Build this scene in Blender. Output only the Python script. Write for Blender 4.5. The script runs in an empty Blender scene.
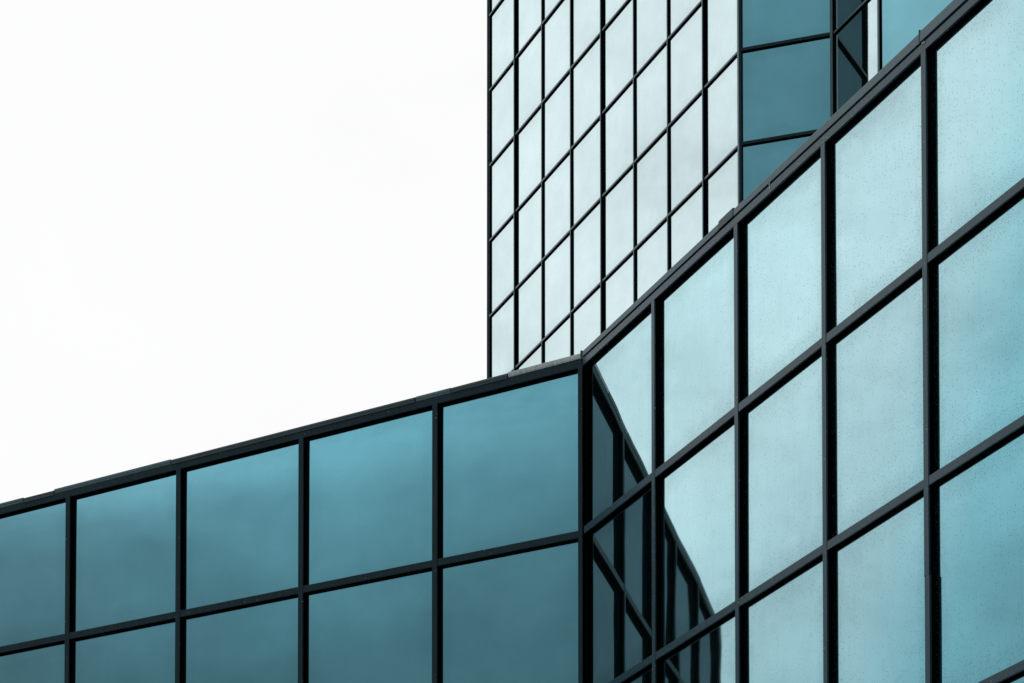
import bpy, math, random
from mathutils import Vector, noise
R = math.radians
rnd = random.Random(11)

# ---------------------------------------------------------------- camera
sc = bpy.context.scene
sc.render.resolution_x, sc.render.resolution_y = 1024, 683
cam = bpy.data.cameras.new("camera"); cam_ob = bpy.data.objects.new("camera", cam)
sc.collection.objects.link(cam_ob); sc.camera = cam_ob
FPX = 2830.5
cam.sensor_width = 36.0; cam.sensor_fit = 'HORIZONTAL'
cam.lens = FPX / 1024 * 36.0
cam.shift_y = 1049.86 / 1024          # view-camera rise: keeps the verticals upright
cam.clip_end = 6000
cam_ob.location = (0, 0, 1.6)
cam_ob.rotation_euler = (R(90 + 2.55), 0, 0)

# ---------------------------------------------------------------- world: overcast sky over a Nishita base
world = bpy.data.worlds.new("World"); sc.world = world; world.use_nodes = True
wt = world.node_tree; wt.nodes.clear()
def N(t, typ, **kw):
    n = t.nodes.new(typ)
    for k, v in kw.items(): setattr(n, k, v)
    return n
def ramp(t, fac, stops, interp='LINEAR'):
    n = N(t, 'ShaderNodeValToRGB'); cr = n.color_ramp; cr.interpolation = interp
    while len(cr.elements) > 1: cr.elements.remove(cr.elements[-1])
    cr.elements[0].position = stops[0][0]; c = stops[0][1]; cr.elements[0].color = (*c, 1) if isinstance(c, tuple) else (c, c, c, 1)
    for p, c in stops[1:]:
        e = cr.elements.new(p); e.color = (*c, 1) if isinstance(c, tuple) else (c, c, c, 1)
    if fac is not None: t.links.new(fac, n.inputs[0])
    return n.outputs[0]
def mth(t, op, a, b=None, c=None, clamp=False):
    n = N(t, 'ShaderNodeMath', operation=op); n.use_clamp = clamp
    for i, v in enumerate((a, b, c)):
        if v is None: continue
        if isinstance(v, (int, float)): n.inputs[i].default_value = v
        else: t.links.new(v, n.inputs[i])
    return n.outputs[0]
def mixc(t, fac, a, b, blend='MIX'):
    n = N(t, 'ShaderNodeMix', data_type='RGBA', blend_type=blend)
    for s, v in ((0, fac), (6, a), (7, b)):
        if isinstance(v, (int, float)): n.inputs[s].default_value = v
        elif isinstance(v, tuple): n.inputs[s].default_value = (*v, 1)
        else: t.links.new(v, n.inputs[s])
    return n.outputs[2]
SUN_EL, SUN_HEAD = 62, -70            # elevation, compass heading measured from +Y (camera axis), negative = left
sky = N(wt, 'ShaderNodeTexSky'); sky.sky_type = 'NISHITA'; sky.sun_disc = False
sky.sun_elevation = R(SUN_EL); sky.sun_rotation = R(SUN_HEAD); sky.air_density = 1.0; sky.dust_density = 3.0
tc = N(wt, 'ShaderNodeTexCoord'); sep = N(wt, 'ShaderNodeSeparateXYZ'); wt.links.new(tc.outputs['Generated'], sep.inputs[0])
zz = sep.outputs[2]
# thin bright cloud ahead of the camera, heavier broken cloud behind it; both darker towards the horizon
az = mth(wt, 'MULTIPLY_ADD', sep.outputs[1], .5, .5)
qf = mth(wt, 'ADD', zz, mth(wt, 'MULTIPLY', mth(wt, 'SUBTRACT', az, .80), 1.8))
front = ramp(wt, mth(wt, 'ADD', qf, 0, clamp=True), [(0.0, .22), (.18, .36), (.255, .46), (.30, .57), (.34, .67), (.38, .765), (.42, .78), (.55, .765), (.65, .755), (1.0, .755)])
qb = mth(wt, 'ADD', zz, mth(wt, 'MULTIPLY', mth(wt, 'SUBTRACT', az, .32), .2), clamp=True)
back = ramp(wt, qb, [(0.0, .20), (.25, .24), (.29, .30), (.315, .39), (.33, .445), (.345, .51), (.36, .75), (.375, .86), (.5, .86), (1.0, .8)])
back = mth(wt, 'MULTIPLY', back, ramp(wt, az, [(0.0, .45), (.12, .52), (.22, .86), (.30, 1.0)]))
bm_ = ramp(wt, az, [(.45, 0.0), (.66, 1.0)])
nz = N(wt, 'ShaderNodeTexNoise'); nz.inputs['Scale'].default_value = 5.0; nz.inputs['Detail'].default_value = 5; nz.inputs['Roughness'].default_value = .55; nz.inputs['Distortion'].default_value = .4
mp = N(wt, 'ShaderNodeMapping'); mp.inputs['Scale'].default_value = (1, 1, 1.9); mp.inputs['Location'].default_value = (.3, .1, .2)
wt.links.new(tc.outputs['Generated'], mp.inputs[0]); wt.links.new(mp.outputs[0], nz.inputs[0])
cl = ramp(wt, nz.outputs[0], [(.28, .955), (.42, .99), (.70, 1.01)])
nz2 = N(wt, 'ShaderNodeTexNoise'); nz2.inputs['Scale'].default_value = 13; nz2.inputs['Detail'].default_value = 6; nz2.inputs['Roughness'].default_value = .6; wt.links.new(mp.outputs[0], nz2.inputs[0])
cl2 = ramp(wt, mth(wt, 'ADD', mth(wt, 'MULTIPLY', nz.outputs[0], .55), mth(wt, 'MULTIPLY', nz2.outputs[0], .45)), [(.34, .70), (.46, .93), (.55, 1.06), (.66, 1.22)])
side = ramp(wt, nz2.outputs[0], [(.32, .84), (.46, .97), (.56, 1.03), (.68, 1.10)])          # more broken cloud off to the left
sidef = ramp(wt, az, [(.82, 1.0), (.89, 0.0)])
frontc = mth(wt, 'MULTIPLY', mth(wt, 'MULTIPLY', front, cl), mixc(wt, sidef, (1, 1, 1), side))
b = mixc(wt, bm_, mth(wt, 'MULTIPLY', back, cl2), frontc)
SKY_STR = .10
low = ramp(wt, mth(wt, 'ADD', qf, 0, clamp=True), [(.26, (.78, .98, 1.04)), (.37, (1, 1, 1))])      # bluer cloud low down to the left
tint = mixc(wt, bm_, (13.15, 13.15, 13.2), mixc(wt, 1.0, low, (13.15, 13.15, 13.2), 'MULTIPLY'))
cloud = mixc(wt, 1.0, tint, b, 'MULTIPLY')
full = mixc(wt, .985, sky.outputs[0], cloud)     # Nishita showing thinly through the cloud layer
bg = N(wt, 'ShaderNodeBackground'); bg.inputs[1].default_value = SKY_STR
wt.links.new(full, bg.inputs[0]); wo = N(wt, 'ShaderNodeOutputWorld'); wt.links.new(bg.outputs[0], wo.inputs[0])

# ---------------------------------------------------------------- sun (veiled)
sl = bpy.data.lights.new("sun", 'SUN'); sl.energy = .8; sl.angle = R(14); sl.color = (1, .97, .93)
so = bpy.data.objects.new("sun", sl); sc.collection.objects.link(so)
sd = Vector((math.sin(R(SUN_HEAD)) * math.cos(R(SUN_EL)), math.cos(R(SUN_HEAD)) * math.cos(R(SUN_EL)), math.sin(R(SUN_EL))))
so.rotation_euler = sd.to_track_quat('Z', 'Y').to_euler(); so.location = sd * 60

vs = sc.view_settings
vs.view_transform = 'Standard'; vs.look = 'None'; vs.exposure = 0; vs.gamma = 1; vs.use_curve_mapping = False

# ---------------------------------------------------------------- materials
def mat(name):
    m = bpy.data.materials.new(name); m.use_nodes = True; m.node_tree.nodes.clear(); return m, m.node_tree
def out(t, s):
    o = N(t, 'ShaderNodeOutputMaterial'); t.links.new(s, o.inputs[0])
def tnoise(t, vec, scale, detail=2, rough=.5):
    n = N(t, 'ShaderNodeTexNoise'); n.inputs['Scale'].default_value = scale; n.inputs['Detail'].default_value = detail
    n.inputs['Roughness'].default_value = rough; t.links.new(vec, n.inputs['Vector']); return n.outputs[0]

def paint(name, base, rough=.35, speck=.0, streak=.35, spec=.5):
    """painted aluminium: slow tone change, vertical streaks, fine chips"""
    m, t = mat(name)
    g = N(t, 'ShaderNodeNewGeometry')
    mpn = N(t, 'ShaderNodeMapping'); mpn.inputs['Scale'].default_value = (9, 9, 1.3); t.links.new(g.outputs['Position'], mpn.inputs[0])
    s1 = tnoise(t, mpn.outputs[0], 3.0, 4, .6); s2 = tnoise(t, g.outputs['Position'], 60, 3, .7)
    k = mth(t, 'MULTIPLY_ADD', s1, streak * 2, 1 - streak); k2 = mth(t, 'MULTIPLY_ADD', s2, .6, .7); k = mth(t, 'MULTIPLY', k, k2)
    col = mixc(t, 1.0, base, k, 'MULTIPLY')
    if speck:
        v = N(t, 'ShaderNodeTexVoronoi'); v.inputs['Scale'].default_value = 26; t.links.new(g.outputs['Position'], v.inputs[0])
        sp = ramp(t, v.outputs[0], [(0, 1.0), (.10, 1.0), (.16, 0.0)])
        gate = ramp(t, tnoise(t, g.outputs['Position'], 5.5, 2), [(.56, 0.0), (.62, speck)])
        col = mixc(t, mth(t, 'MULTIPLY', sp, gate), col, (.55, .62, .64))
    b = N(t, 'ShaderNodeBsdfPrincipled'); t.links.new(col, b.inputs['Base Color'])
    t.links.new(mth(t, 'MULTIPLY_ADD', s2, .3, rough - .15), b.inputs['Roughness']); b.inputs['Specular IOR Level'].default_value = spec; b.inputs['Specular Tint'].default_value = (.62, .86, .95, 1)
    bp = N(t, 'ShaderNodeBump'); bp.inputs['Strength'].default_value = .15; bp.inputs['Distance'].default_value = .002
    t.links.new(s2, bp.inputs['Height']); t.links.new(bp.outputs[0], b.inputs['Normal'])
    out(t, b.outputs[0]); return m

def glass(name, dirt=0.0, haze=.0, stops=None, seed=0.0):
    """reflective coated glazing: tinted when seen square on, near-mirror at grazing unless stops darken it; dust specks and water film"""
    m, t = mat(name)
    lw = N(t, 'ShaderNodeLayerWeight'); lw.inputs['Blend'].default_value = .5
    refl = ramp(t, lw.outputs['Facing'], stops or GLASS_STOPS)
    g = N(t, 'ShaderNodeNewGeometry'); P = g.outputs['Position']
    uv = N(t, 'ShaderNodeUVMap'); su = N(t, 'ShaderNodeSeparateXYZ'); t.links.new(uv.outputs[0], su.inputs[0])
    # distance to the nearest frame, 0 at the edge
    du = mth(t, 'MINIMUM', su.outputs[0], mth(t, 'SUBTRACT', 1.0, su.outputs[0]))
    dv = mth(t, 'MINIMUM', su.outputs[1], mth(t, 'SUBTRACT', 1.0, su.outputs[1]))
    de = mth(t, 'MINIMUM', du, dv)
    big = tnoise(t, P, 1.7, 4, .55); mid = tnoise(t, P, 6, 3, .6)
    # soft blotches of water film and grime change the reflectance by a few percent
    k = mth(t, 'MULTIPLY_ADD', big, .16, .92); k = mth(t, 'MULTIPLY', k, mth(t, 'MULTIPLY_ADD', mid, .07, .965))
    gr = tnoise(t, P, 85, 2, .7); k = mth(t, 'MULTIPLY', k, mth(t, 'MULTIPLY_ADD', gr, .16, .92))
    if dirt:
        ms = N(t, 'ShaderNodeMapping'); ms.inputs['Scale'].default_value = (14, 14, 1.1); t.links.new(P, ms.inputs[0])
        k = mth(t, 'MULTIPLY', k, ramp(t, tnoise(t, ms.outputs[0], 2.0, 4, .65), [(.30, .965), (.5, 1.0), (1.0, 1.0)]))
    wob = mth(t, 'ADD', de, mth(t, 'MULTIPLY', mth(t, 'SUBTRACT', mid, .5), .08))
    edge = ramp(t, wob, [(0.0, .80 if dirt else .90), (.05, .90 if dirt else .95), (.16, 1.0)], 'EASE')
    k = mth(t, 'MULTIPLY', k, edge)
    col = mixc(t, 1.0, refl, k, 'MULTIPLY')
    gl = N(t, 'ShaderNodeBsdfGlossy'); gl.inputs['Roughness'].default_value = .018; t.links.new(col, gl.inputs[0])
    sh = gl.outputs[0]
    if haze:
        df = N(t, 'ShaderNodeBsdfDiffuse'); df.inputs[0].default_value = (.10, .22, .26, 1)
        mx = N(t, 'ShaderNodeMixShader'); mx.inputs[0].default_value = haze; t.links.new(sh, mx.inputs[1]); t.links.new(df.outputs[0], mx.inputs[2]); sh = mx.outputs[0]
    if dirt:
        mpn = N(t, 'ShaderNodeMapping'); mpn.inputs['Scale'].default_value = (1, 1, .6); mpn.inputs['Location'].default_value = (seed, seed, seed); t.links.new(P, mpn.inputs[0])
        v = N(t, 'ShaderNodeTexVoronoi'); v.inputs['Scale'].default_value = 82; v.inputs['Randomness'].default_value = 1; t.links.new(mpn.outputs[0], v.inputs[0])
        dots = ramp(t, v.outputs[0], [(0, 1.0), (.17, 1.0), (.27, 0.0)])
        sepc = N(t, 'ShaderNodeSeparateColor'); t.links.new(v.outputs['Color'], sepc.inputs[0])
        patch = tnoise(t, P, 2.3, 3, .6)
        near = ramp(t, wob, [(0.0, .95), (.05, .62), (.14, .22), (.5, .12)])
        thr = mth(t, 'ADD', near, mth(t, 'MULTIPLY', mth(t, 'SUBTRACT', patch, .45), .9)); sp = N(t, 'ShaderNodeSeparateXYZ'); t.links.new(P, sp.inputs[0])
        nr = N(t, 'ShaderNodeMapRange'); t.links.new(sp.outputs[1], nr.inputs[0])      # the end by the road is the dirtiest
        for q_, v_ in zip((1, 2, 3, 4), (24.5, 18.5, .10, 1.0)): nr.inputs[q_].default_value = v_
        low = ramp(t, su.outputs[1], [(0.0, 1.5), (.25, .95), (1.0, .8)])
        thr = mth(t, 'MULTIPLY', mth(t, 'MULTIPLY', thr, nr.outputs[0]), low); thr = mth(t, 'MULTIPLY', thr, dirt * 1.7)
        on = mth(t, 'LESS_THAN', sepc.outputs[0], thr)
        fac = mth(t, 'MULTIPLY', mth(t, 'MULTIPLY', dots, on), .68)
        dd = N(t, 'ShaderNodeBsdfDiffuse'); dd.inputs[0].default_value = (.035, .10, .12, 1)
        mx = N(t, 'ShaderNodeMixShader'); t.links.new(fac, mx.inputs[0]); t.links.new(sh, mx.inputs[1]); t.links.new(dd.outputs[0], mx.inputs[2]); sh = mx.outputs[0]
    out(t, sh); return m

GLASS_STOPS = [(0.0, (.08, .30, .38)), (.24, (.12, .42, .52)), (.40, (.27, .58, .67)), (.50, (.31, .64, .71)), (.53, (.49, .73, .78)), (.59, (.49, .75, .79)), (.64, (.54, .79, .83)), (.85, (.8, .93, .95)), (1.0, (1, 1, 1))]
FACE_STOPS = [(0.0, (.11, .29, .355)), (.24, (.133, .385, .475)), (.40, (.18, .38, .45)), (.60, (.16, .26, .30)), (.85, (.25, .30, .33)), (1.0, (.5, .5, .5))]  # colour drops at grazing to keep this wall's reflection in the corner dark
TOWER_STOPS = [(0.0, (.12, .33, .40)), (.30, (.2, .45, .52)), (.50, (.60, .81, .86)), (.58, (.64, .80, .825)), (.70, (.70, .83, .845)), (1.0, (1, 1, 1))]
M_CAP = paint('cap_paint', (.010, .040, .056), .30, speck=.6, spec=.45)
M_CAPL = paint('cap_paint_shaded', (.014, .034, .043), .5, speck=.4, spec=.12)  # same cap paint; the left wall's dimmer light is put into its colour
M_CAPT = paint('tower_cap_paint', (.06, .125, .15), .3, speck=0)
M_BODY = paint('frame_side_shade', (.0012, .0015, .0017), .8, spec=0.0)  # shade on frame sides and undersides put into a near-black colour
M_FLASH = paint('flashing_metal', (.05, .10, .118), .38, speck=.3)
M_FLASH2 = paint('flashing_metal_dull', (.018, .036, .042), .42)
M_PALE = paint('pale_flashing', (.42, .49, .51), .55, streak=.7)  # pale, strongly streaked tone for the corner flashing and the smears
M_GW = glass('wing_glass_main', dirt=0.0, haze=.03, stops=FACE_STOPS)
M_GR = glass('wing_glass_weathered', dirt=1.0, haze=.012, seed=3.1)
M_GT = glass('tower_glass', dirt=0.0, haze=.02, stops=TOWER_STOPS)
M_GF = glass('tower_glass_front', dirt=0.0, haze=.02, stops=FACE_STOPS[:3] + [(.50, (.07, .13, .15)), (.85, (.022, .036, .042)), (1.0, (.5, .5, .5))])  # grazing stops darkened further so the step's reflection stays dark
M_DARK = paint('dark_backing', (.02, .024, .027), .8)
M_ROOF = paint('roof_membrane', (.18, .18, .175), .85)

def ground_mat():
    m, t = mat('plaza_paving'); g = N(t, 'ShaderNodeNewGeometry'); P = g.outputs['Position']
    bk = N(t, 'ShaderNodeTexBrick'); bk.inputs['Scale'].default_value = 1.0; bk.inputs['Brick Width'].default_value = .9; bk.inputs['Row Height'].default_value = .6
    bk.inputs['Mortar Size'].default_value = .008; bk.inputs[1].default_value = (.16, .16, .155, 1); bk.inputs[2].default_value = (.20, .20, .19, 1); bk.inputs[3].default_value = (.06, .06, .06, 1)
    t.links.new(P, bk.inputs[0])
    c = mixc(t, 1.0, bk.outputs[0], mth(t, 'MULTIPLY_ADD', tnoise(t, P, .8, 5), .6, .7), 'MULTIPLY')
    b = N(t, 'ShaderNodeBsdfPrincipled'); t.links.new(c, b.inputs[0]); b.inputs['Roughness'].default_value = .7; out(t, b.outputs[0]); return m
def asphalt_mat():
    m, t = mat('asphalt'); g = N(t, 'ShaderNodeNewGeometry'); P = g.outputs['Position']
    n = tnoise(t, P, 40, 4, .7); n2 = tnoise(t, P, .15, 4)
    c = mixc(t, n, (.035, .035, .037), (.07, .07, .07)); c = mixc(t, 1.0, c, mth(t, 'MULTIPLY_ADD', n2, .6, .7), 'MULTIPLY')
    b = N(t, 'ShaderNodeBsdfPrincipled'); t.links.new(c, b.inputs[0]); b.inputs['Roughness'].default_value = .85; out(t, b.outputs[0]); return m

# ---------------------------------------------------------------- mesh helpers
col = sc.collection
class MB:
    def __init__(s): s.v = []; s.f = []; s.uv = {}
    def box(s, W, x0, x1, d0, d1, z0, z1, z0b=None, z1b=None):
        """box in wall coordinates: along x, out d, up z; z0b/z1b = heights at the x1 end"""
        z0b = z0 if z0b is None else z0b; z1b = z1 if z1b is None else z1b
        i = len(s.v)
        for x, a, c in ((x0, z0, z1), (x1, z0b, z1b)):
            s.v += [W(x, d0, a), W(x, d1, a), W(x, d1, c), W(x, d0, c)]
        s.f += [(i, i+3, i+2, i+1), (i+4, i+5, i+6, i+7), (i, i+1, i+5, i+4), (i+1, i+2, i+6, i+5), (i+2, i+3, i+7, i+6), (i+3, i, i+4, i+7)]
    def prism(s, pts, z0, z1):
        i = len(s.v); n = len(pts)
        s.v += [Vector((p[0], p[1], z0)) for p in pts] + [Vector((p[0], p[1], z1)) for p in pts]
        s.f += [tuple(range(i+n-1, i-1, -1)), tuple(range(i+n, i+2*n))]
        s.f += [(i+k, i+(k+1) % n, i+n+(k+1) % n, i+n+k) for k in range(n)]
    def build(s, name, m, parent=None, bevel=0, recalc=True):
        me = bpy.data.meshes.new(name); off = parent.location if parent and parent.type == 'EMPTY' else (Vector(parent.parent.location) if parent else Vector((0, 0, 0)))
        me.from_pydata([tuple(Vector(v) - off) for v in s.v], [], s.f); me.materials.append(m)
        if recalc:
            import bmesh
            bm = bmesh.new(); bm.from_mesh(me); bmesh.ops.recalc_face_normals(bm, faces=bm.faces)
            bm.to_mesh(me); bm.free()
        o = bpy.data.objects.new(name, me); col.objects.link(o)
        if parent: o.parent = parent
        if bevel:
            b = o.modifiers.new('bevel', 'BEVEL'); b.width = bevel; b.segments = 2; b.limit_method = 'ANGLE'
        return o
def empty(name, loc, label, cat):
    o = bpy.data.objects.new(name, None); o.location = loc; col.objects.link(o); o['label'] = label; o['category'] = cat
    return o

def pane_mesh(mb_list, W, x0, x1, zb0, zb1, zt0, zt1, depth, pillow, warp, seed, nx=12, ny=14, bow=0.0):
    """one sheet of glazing: slightly pillowed and roller-waved front, real thickness, UV 0..1"""
    v, f, uvs, smooth = [], [], [], []
    tx, tz = (rnd.random() - .5) * .003, (rnd.random() - .5) * .003
    for j in range(ny + 1):
        q = j / ny
        for i in range(nx + 1):
            a = i / nx; x = x0 + (x1 - x0) * a
            zb = zb0 + (zb1 - zb0) * a; zt = zt0 + (zt1 - zt0) * a; z = zb + (zt - zb) * q
            ea, eq = min(a, 1 - a), min(q, 1 - q)
            bul = (4 * ea * (1 - ea)) * (4 * eq * (1 - eq)) * pillow
            d = bul + tx * (a - .5) + tz * (q - .5)
            d += warp * (noise.noise(Vector((a * 2.1 + seed, q * 2.6, seed * 1.7))) + .5 * noise.noise(Vector((a * 4 + seed, q * 7, 9.1 + seed))))
            d -= bow * math.exp(-(1 - q) / .13) * (.75 + .5 * noise.noise(Vector((a * 2, seed, 3.3))))
            v.append(W(x, depth + d, z)); uvs.append((a, q))
    for j in range(ny):
        for i in range(nx):
            k = j * (nx + 1) + i; f.append((k, k + 1, k + nx + 2, k + nx + 1)); smooth.append(True)
    n = len(v)
    # back face and edges
    crn = [(x0, zb0), (x1, zb1), (x1, zt1), (x0, zt0)]
    for x, z in crn: v.append(W(x, depth - .024, z)); uvs.append((.5, .5))
    m0 = len(v); v.extend([v[k].copy() for k in range(n)]); uvs.extend(uvs[:n])
    rim = [list(range(0, nx + 1)), [j * (nx + 1) + nx for j in range(ny + 1)], [ny * (nx + 1) + i for i in range(nx, -1, -1)], [j * (nx + 1) for j in range(ny, -1, -1)]]
    for k in range(4):
        f.append(tuple(m0 + e for e in reversed(rim[k])) + (n + k, n + (k + 1) % 4)); smooth.append(False)
    f.append((n + 3, n + 2, n + 1, n)); smooth.append(False)
    mb_list.append((v, f, uvs, smooth))
def build_panes(lst, name, m, parent):
    V, F, U, S = [], [], [], []
    for v, f, u, s in lst:
        o = len(V); V += v; U += u; S += s; F += [tuple(k + o for k in q) for q in f]
    me = bpy.data.meshes.new(name); off = Vector(parent.location)
    me.from_pydata([tuple(Vector(p) - off) for p in V], [], F); me.materials.append(m)
    ul = me.uv_layers.new(name='UVMap')
    for p in me.polygons:
        p.use_smooth = S[p.index]
        for li in p.loop_indices: ul.data[li].uv = U[me.loops[li].vertex_index]
    # keep the flat rim from bending the front's shading
    me.update()
    ob = bpy.data.objects.new(name, me); col.objects.link(ob); ob.parent = parent
    return ob

def wallf(P0, head):
    """wall coordinates -> world; x runs to the right as seen from the street, d out of the wall"""
    u = Vector((-math.sin(R(head)), -math.cos(R(head)), 0)); n = Vector((u.y, -u.x, 0)); P = Vector((P0[0], P0[1], 0))
    return lambda x, d, z: P + u * x + n * d + Vector((0, 0, z))

DG = .05   # glass sits this far behind the caps
def grid_wall(par, W, xs, cw, rows, ztop, zbot, x_end0, x_end1, gmat, capm, pillow, warp, vis, thick=(), spliced=None, sw=(), rowh=.068, lastcol=None, skipv=(), DG=.05, ext=0.0, bow=0.0):
    """xs: right edges of the mullion caps; rows: (z at x_end0, z at x_end1) bottom edges of transom caps"""
    def zr(r, x):
        a, b = rows[r]; return a + (b - a) * (x - x_end0) / (x_end1 - x_end0)
    for k, x in enumerate(xs):
        if k in skipv: continue
        w = cw[k] if isinstance(cw, (list, tuple)) else cw
        ex = .018 if k in thick else 0
        mb = MB(); mb.box(W, x - w + .003, x - .003 + ext, -DG - .012, -.011 + ex, zbot, ztop)
        body = mb.build('mullion', M_BODY, par)
        if spliced and k in spliced:
            zs = spliced[k]
            mb = MB(); mb.box(W, x - w, x, -.012, .003 + ex, zs + .002, ztop); mb.build('cap', capm, body, .0025)
            mb = MB(); mb.box(W, x - w + .008, x + .009, -.013, .005 + ex, zbot, zs - .002); mb.build('cap', capm, body, .0025)
        else:
            mb = MB(); mb.box(W, x - w, x, -.012, .003 + ex, zbot, ztop); mb.build('cap', capm, body, .0025)
    for r in range(len(rows)):
        mb = MB(); za, zb = zr(r, x_end0), zr(r, x_end1)
        mb.box(W, x_end0, x_end1, -DG - .010, -.013, za + .003 - ext, za + rowh - .003, zb + .003 - ext, zb + rowh - .003)
        body = mb.build('transom', M_BODY, par)
        mb = MB(); mb.box(W, x_end0, x_end1, -.014, 0, za, za + rowh, zb, zb + rowh); mb.build('cap', capm, body, .0025)
    # panes
    rest = []
    bounds = [(x_end0, xs[0] - (cw[0] if isinstance(cw, (list, tuple)) else cw))] if xs[0] - x_end0 > .3 else []
    ids = [-1] if bounds else []
    for k in range(len(xs) - 1):
        bounds.append((xs[k], xs[k+1] - (cw[k+1] if isinstance(cw, (list, tuple)) else cw))); ids.append(k)
    if x_end1 - xs[-1] > .3: bounds.append((xs[-1], x_end1)); ids.append(len(xs) - 1)
    tops = [None] + list(range(len(rows)))
    for c, (xa, xb) in zip(ids, bounds):
        xa -= .008; xb += .008
        for r in range(len(rows) + 1):
            if r == 0: t0 = t1 = ztop + .008
            else: t0, t1 = zr(r-1, xa) + .008, zr(r-1, xb) + .008
            if r == len(rows): b0 = b1 = zbot - .008
            else: b0, b1 = zr(r, xa) + rowh - .008, zr(r, xb) + rowh - .008
            L = []
            v = vis(c, r)
            pane_mesh(L, W, xa, xb, b0, b1, t0, t1, -DG, pillow, warp, rnd.random() * 50, *((12, 24 if bow else 14) if v else (4, 4)), bow=bow * (1 if r == 0 else .3))
            if v: build_panes(L, 'glass_pane', gmat, par)
            else: rest += L
    return rest

# ---------------------------------------------------------------- ground
def sheet(name, m, x0, x1, y0, y1, z):
    me = bpy.data.meshes.new(name); me.from_pydata([(x0, y0, z), (x1, y0, z), (x1, y1, z), (x0, y1, z)], [], [(0, 1, 2, 3)]); me.materials.append(m)
    o = bpy.data.objects.new(name, me); col.objects.link(o); o['kind'] = 'structure'; return o
M_ASPH = asphalt_mat(); M_PAVE = ground_mat()
sheet('ground', M_ASPH, -2500, 2500, -2500, 2500, 0)
mb = MB(); mb.prism([(-40, 4), (14, 4), (60, 90), (-60, 90)], -.2, .13); o = mb.build('pavement', M_PAVE, None, .01); o['kind'] = 'structure'

# ---------------------------------------------------------------- low wing
C = (0.6414, 25.3647); AL, AR = -58.03, -22.55
WL, WR = wallf(C, AL), wallf(C, AR)
ZT = 12.085                      # underside of the parapet rail
wing = empty('office_building', (C[0], C[1], .13), 'low dark framed glass building in front, two mirrored walls meeting at an inward corner', 'building')
XL = [-6.10, -4.658, -3.143, -1.585]; XL0 = -7.60
XR = [1.53, 3.095, 4.555, 6.04, 7.53, 9.03, 10.53, 12.03, 13.53]; XR1 = 15.0
rl = [(10.505 + .0113 * 6.1 + .004, 10.505)] + [(z + .03, z) for z in (8.915, 7.33, 5.74, 4.15, 2.56)]
rr = [(10.526, 10.526), (8.945, 8.918), (7.30, 7.265), (5.75, 5.71), (4.15, 4.12), (2.56, 2.55)]
rl = [(a + (a - b) * (7.6 / 6.1 - 1), b) for a, b in rl]
rr = [(a, b + (b - a) * (15 / 6.1 - 1)) for a, b in rr]
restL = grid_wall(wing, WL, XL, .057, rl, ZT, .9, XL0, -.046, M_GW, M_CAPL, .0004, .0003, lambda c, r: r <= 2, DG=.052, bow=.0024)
restR = grid_wall(wing, WR, XR, [.062, .064, .064, .066, .066, .066, .066, .066, .066], rr, ZT, .9, .03, XR1, M_GR, M_CAP, .0004, .00055,
                  lambda c, r: c <= 4 and r <= 4, spliced={3: 8.275}, DG=.046)
o = build_panes(restL + restR, 'glass_pane', M_GW, wing); o['kind'] = 'stuff'; o['label'] = 'remaining glass panes lower down and farther along both walls'
# inner corner post
mb = MB(); mb.box(WL, -.045, .004, -DG - .012, -.012, .9, ZT); mb.box(WR, .004, .075, -DG - .03, -.022, .9, ZT)
cp = mb.build('corner_post', M_BODY, wing)
mb = MB(); mb.box(WL, XL0 - .13, XL0, -.16, -.004, .9, ZT); ep = mb.build('corner_post', M_BODY, wing)
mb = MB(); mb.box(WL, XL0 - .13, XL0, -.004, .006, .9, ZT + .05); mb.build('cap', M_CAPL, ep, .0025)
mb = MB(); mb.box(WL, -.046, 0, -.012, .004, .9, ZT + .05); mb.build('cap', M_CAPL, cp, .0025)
# parapet rails, groove, coping
def parapet(W, x0, x1, segs, tops, mats, tilt=0.0, drop=0.0):
    zt = lambda x: ZT + tilt * x            # the rail is not quite level
    mb = MB(); mb.box(W, x0, x1, -DG - .012, -.016, zt(x0) + .004 - drop, zt(x0) + .10, zt(x1) + .004 - drop, zt(x1) + .10); ra = mb.build('top_rail', M_BODY, wing)
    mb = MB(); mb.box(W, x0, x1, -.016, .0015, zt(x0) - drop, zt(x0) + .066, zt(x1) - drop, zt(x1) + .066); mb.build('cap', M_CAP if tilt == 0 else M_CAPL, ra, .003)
    for i in range(len(segs) - 1):
        a, b = segs[i], segs[i+1]; t0, t1 = zt(a) + tops[i][0], zt(b) + tops[i][1]
        mb = MB(); mb.box(W, a + .004, b - .004, -.42, .004 + .003 * (i % 2), t0 - .05, t0, t1 - .05, t1)
        ob = mb.build('flashing', mats[i], wing, .003)
        mb = MB(); mb.box(W, a + .0035, b - .0035, -.020, .004 + .003 * (i % 2) + .002, zt(a) + .082, t0 - .01, zt(b) + .082, t1 - .01)
        mb.build('lip', mats[i], ob, .002)
        if i:
            mb = MB(); mb.box(W, a - .004, a + .004, -.03, .002, zt(a) + .09, t0 - .004); mb.build('joint', M_BODY, ob)
parapet(WL, XL0 - .13, 0.0, [XL0 - .13, -6.73, -6.31, -4.78, -1.832, -1.431, -.80, -.003],
        [(.108, .108), (.098, .098), (.112, .114), (.104, .108), (.112, .113), (.108, .111), (.120, .124)],
        [M_FLASH, M_FLASH2, M_FLASH, M_FLASH2, M_FLASH, M_FLASH2, M_PALE], .0030, .008)
parapet(WR, 0.012, XR1, [.012, 2.764, 3.03, 5.965, 9.0, 12.0, XR1],
        [(.135, .140), (.156, .158), (.14, .158), (.163, .165), (.16, .16), (.16, .16)],
        [M_FLASH, M_FLASH2, M_FLASH, M_FLASH, M_FLASH2, M_FLASH])
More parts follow.
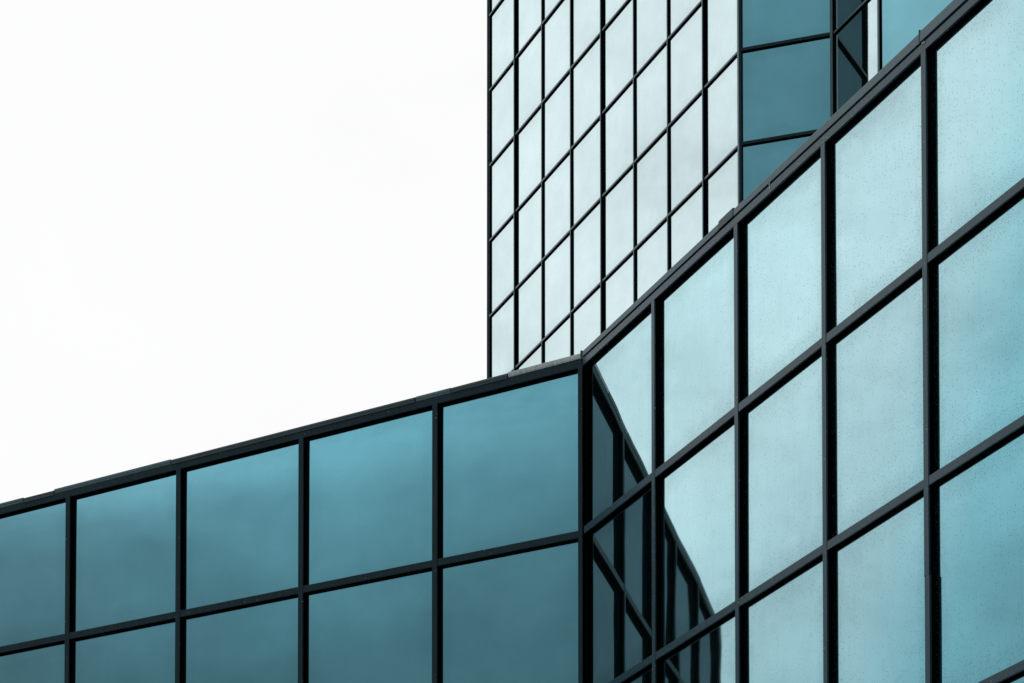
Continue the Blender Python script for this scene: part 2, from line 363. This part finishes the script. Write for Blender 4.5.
# standing laps on the coping over the corner and the fourth mullion
mb = MB(); mb.box(WL, -.016, .004, -.05, .012, ZT + .06, ZT + .145); mb.build('lap_joint', M_FLASH2, wing, .003)
mb = MB(); mb.box(WR, 5.959, 5.972, -.05, .012, ZT + .07, ZT + .176); mb.build('lap_joint', M_FLASH2, wing, .003)
for n, a0, da, z0, dz in ((9, 5.985, .038, .02, .12), (4, 3.62, .07, .01, .06)):
    for k in range(n):
        a = a0 + rnd.random() * da; z = ZT + z0 + rnd.random() * dz; w = .004 + rnd.random() * .008
        mb = MB(); mb.box(WR, a, a + w, .001, .0055, z, z + w * (.8 + rnd.random())); mb.build('sealant_smear', M_PALE, wing)
# body behind the glass, plinth, roof
def pt(W, x, d): p = W(x, d, 0); return (p.x, p.y)
poly = [pt(WL, XL0, -.1), pt(WL, 0, -.1), pt(WR, XR1, -.1), pt(WR, XR1, -6.5), pt(WR, 0, -6.5), pt(WL, 0, -7.5), pt(WL, XL0, -7.5)]
poly = [pt(WL, XL0, -.1), (WR(0.03, -.1, 0).x, WR(0.03, -.1, 0).y), pt(WR, XR1, -.1), pt(WR, XR1, -7), pt(WL, 2.5, -7.2), pt(WL, XL0, -7.2)]
mb = MB(); mb.prism(poly, .13, 11.95); mb.build('wall', M_DARK, wing)
mb = MB(); mb.prism(poly, 11.95, 12.10); mb.build('roof', M_ROOF, wing)
for W, a, b in ((WL, XL0, -.04), (WR, .04, XR1)):
    mb = MB(); mb.box(W, a, b, -.1, .04, .13, .895); mb.build('plinth', M_CAP, wing, .01)

# ---------------------------------------------------------------- tower
T = (4.0106, 48.930); AT, AT2, AT4 = -22.11, -70.55, -58.0
W1 = wallf(T, AT); 
tower = empty('office_tower', (T[0], T[1], .13), 'tall glass tower rising behind the low wing, pale sky-reflecting side and stepped teal front', 'building')
def trow(r): return 27.49 - (r - 4) * (1.662 if r < 4 else 1.695)
RT = list(range(-4, 19)); ZTT = trow(-5); ZB = .9
rows = [(trow(r), trow(r)) for r in RT]
X1 = [-11.975, -10.49, -9.02, -7.52, -5.98, -4.465, -2.95, -1.42]
vis = lambda c, r: 2 <= r <= 10
rest = grid_wall(tower, W1, X1, .032, rows, ZTT, ZB, -12.02, -.06, M_GT, M_CAPT, .0002, .0003, vis, thick=(1, 4, 7), rowh=.040, DG=.036, ext=.02)
W2 = wallf(T, AT2)
x2 = 1.69
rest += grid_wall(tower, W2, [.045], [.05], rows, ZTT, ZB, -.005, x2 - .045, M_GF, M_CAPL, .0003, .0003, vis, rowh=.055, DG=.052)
K = W2(x2, 0, 0); W3 = wallf((K.x, K.y), AT); x3 = 1.63
rest += grid_wall(tower, W3, [.012], [.03], rows, ZTT, ZB, .03, x3 - .05, M_GT, M_CAPT, .0002, .0003, vis, rowh=.040, skipv=(0,), DG=.036, ext=.02)
P4 = W3(x3, 0, 0); W4 = wallf((P4.x, P4.y), AT4)
rest += grid_wall(tower, W4, [.02, 1.6, 3.15, 4.7, 6.25], .05, rows, ZTT, ZB, 0, 7.7, M_GF, M_CAPT, .0003, .0003, lambda c, r: c <= 0 and 2 <= r <= 8, rowh=.060, skipv=(0,), DG=.052)
o = build_panes(rest, 'glass_pane', M_GT, tower); o['kind'] = 'stuff'; o['label'] = 'remaining glass panes above, below and beside the picture'
# tower corner posts
def post(W, x0, x1, d0, d1, cx0, cx1):
    mb = MB(); mb.box(W, x0, x1, d0, d1, ZB, ZTT); b = mb.build('corner_post', M_BODY, tower)
    mb = MB(); mb.box(W, cx0, cx1, d1, d1 + .012, ZB, ZTT); mb.build('cap', M_CAPT, b, .003)
post(W1, -.062, -.004, -DG - .01, -.008, -.065, -.002)
post(W1, -12.07, -11.985, -.2, .004, -12.068, -12.04)
post(W2, x2 - .048, x2 - .002, -DG - .01, -.008, x2 - .05, x2 - .002)
post(W3, x3 - .058, x3 - .004, -DG - .01, -.008, x3 - .06, x3 - .002)
q = []
for W, x, d in ((W1, -12.0, -.1), (W1, -.02, -.1), (W2, x2, -.1), (W3, x3, -.1), (W4, 7.7, -.1), (W4, 7.7, -14), (W1, -12.0, -12)):
    q.append(pt(W, x, d))
mb = MB(); mb.prism(q, .13, ZTT - .02); mb.build('wall', M_DARK, tower)
mb = MB(); mb.prism(q, ZTT - .02, ZTT + .12); mb.build('roof', M_ROOF, tower)
for W, a, b in ((W1, -12.02, 0), (W2, 0.0, x2), (W3, .0, x3), (W4, 0, 7.7)):
    mb = MB(); mb.box(W, a + .003, b, -.16, .03, ZTT + .004, ZTT + .22); mb.build('coping', M_FLASH, tower, .01)
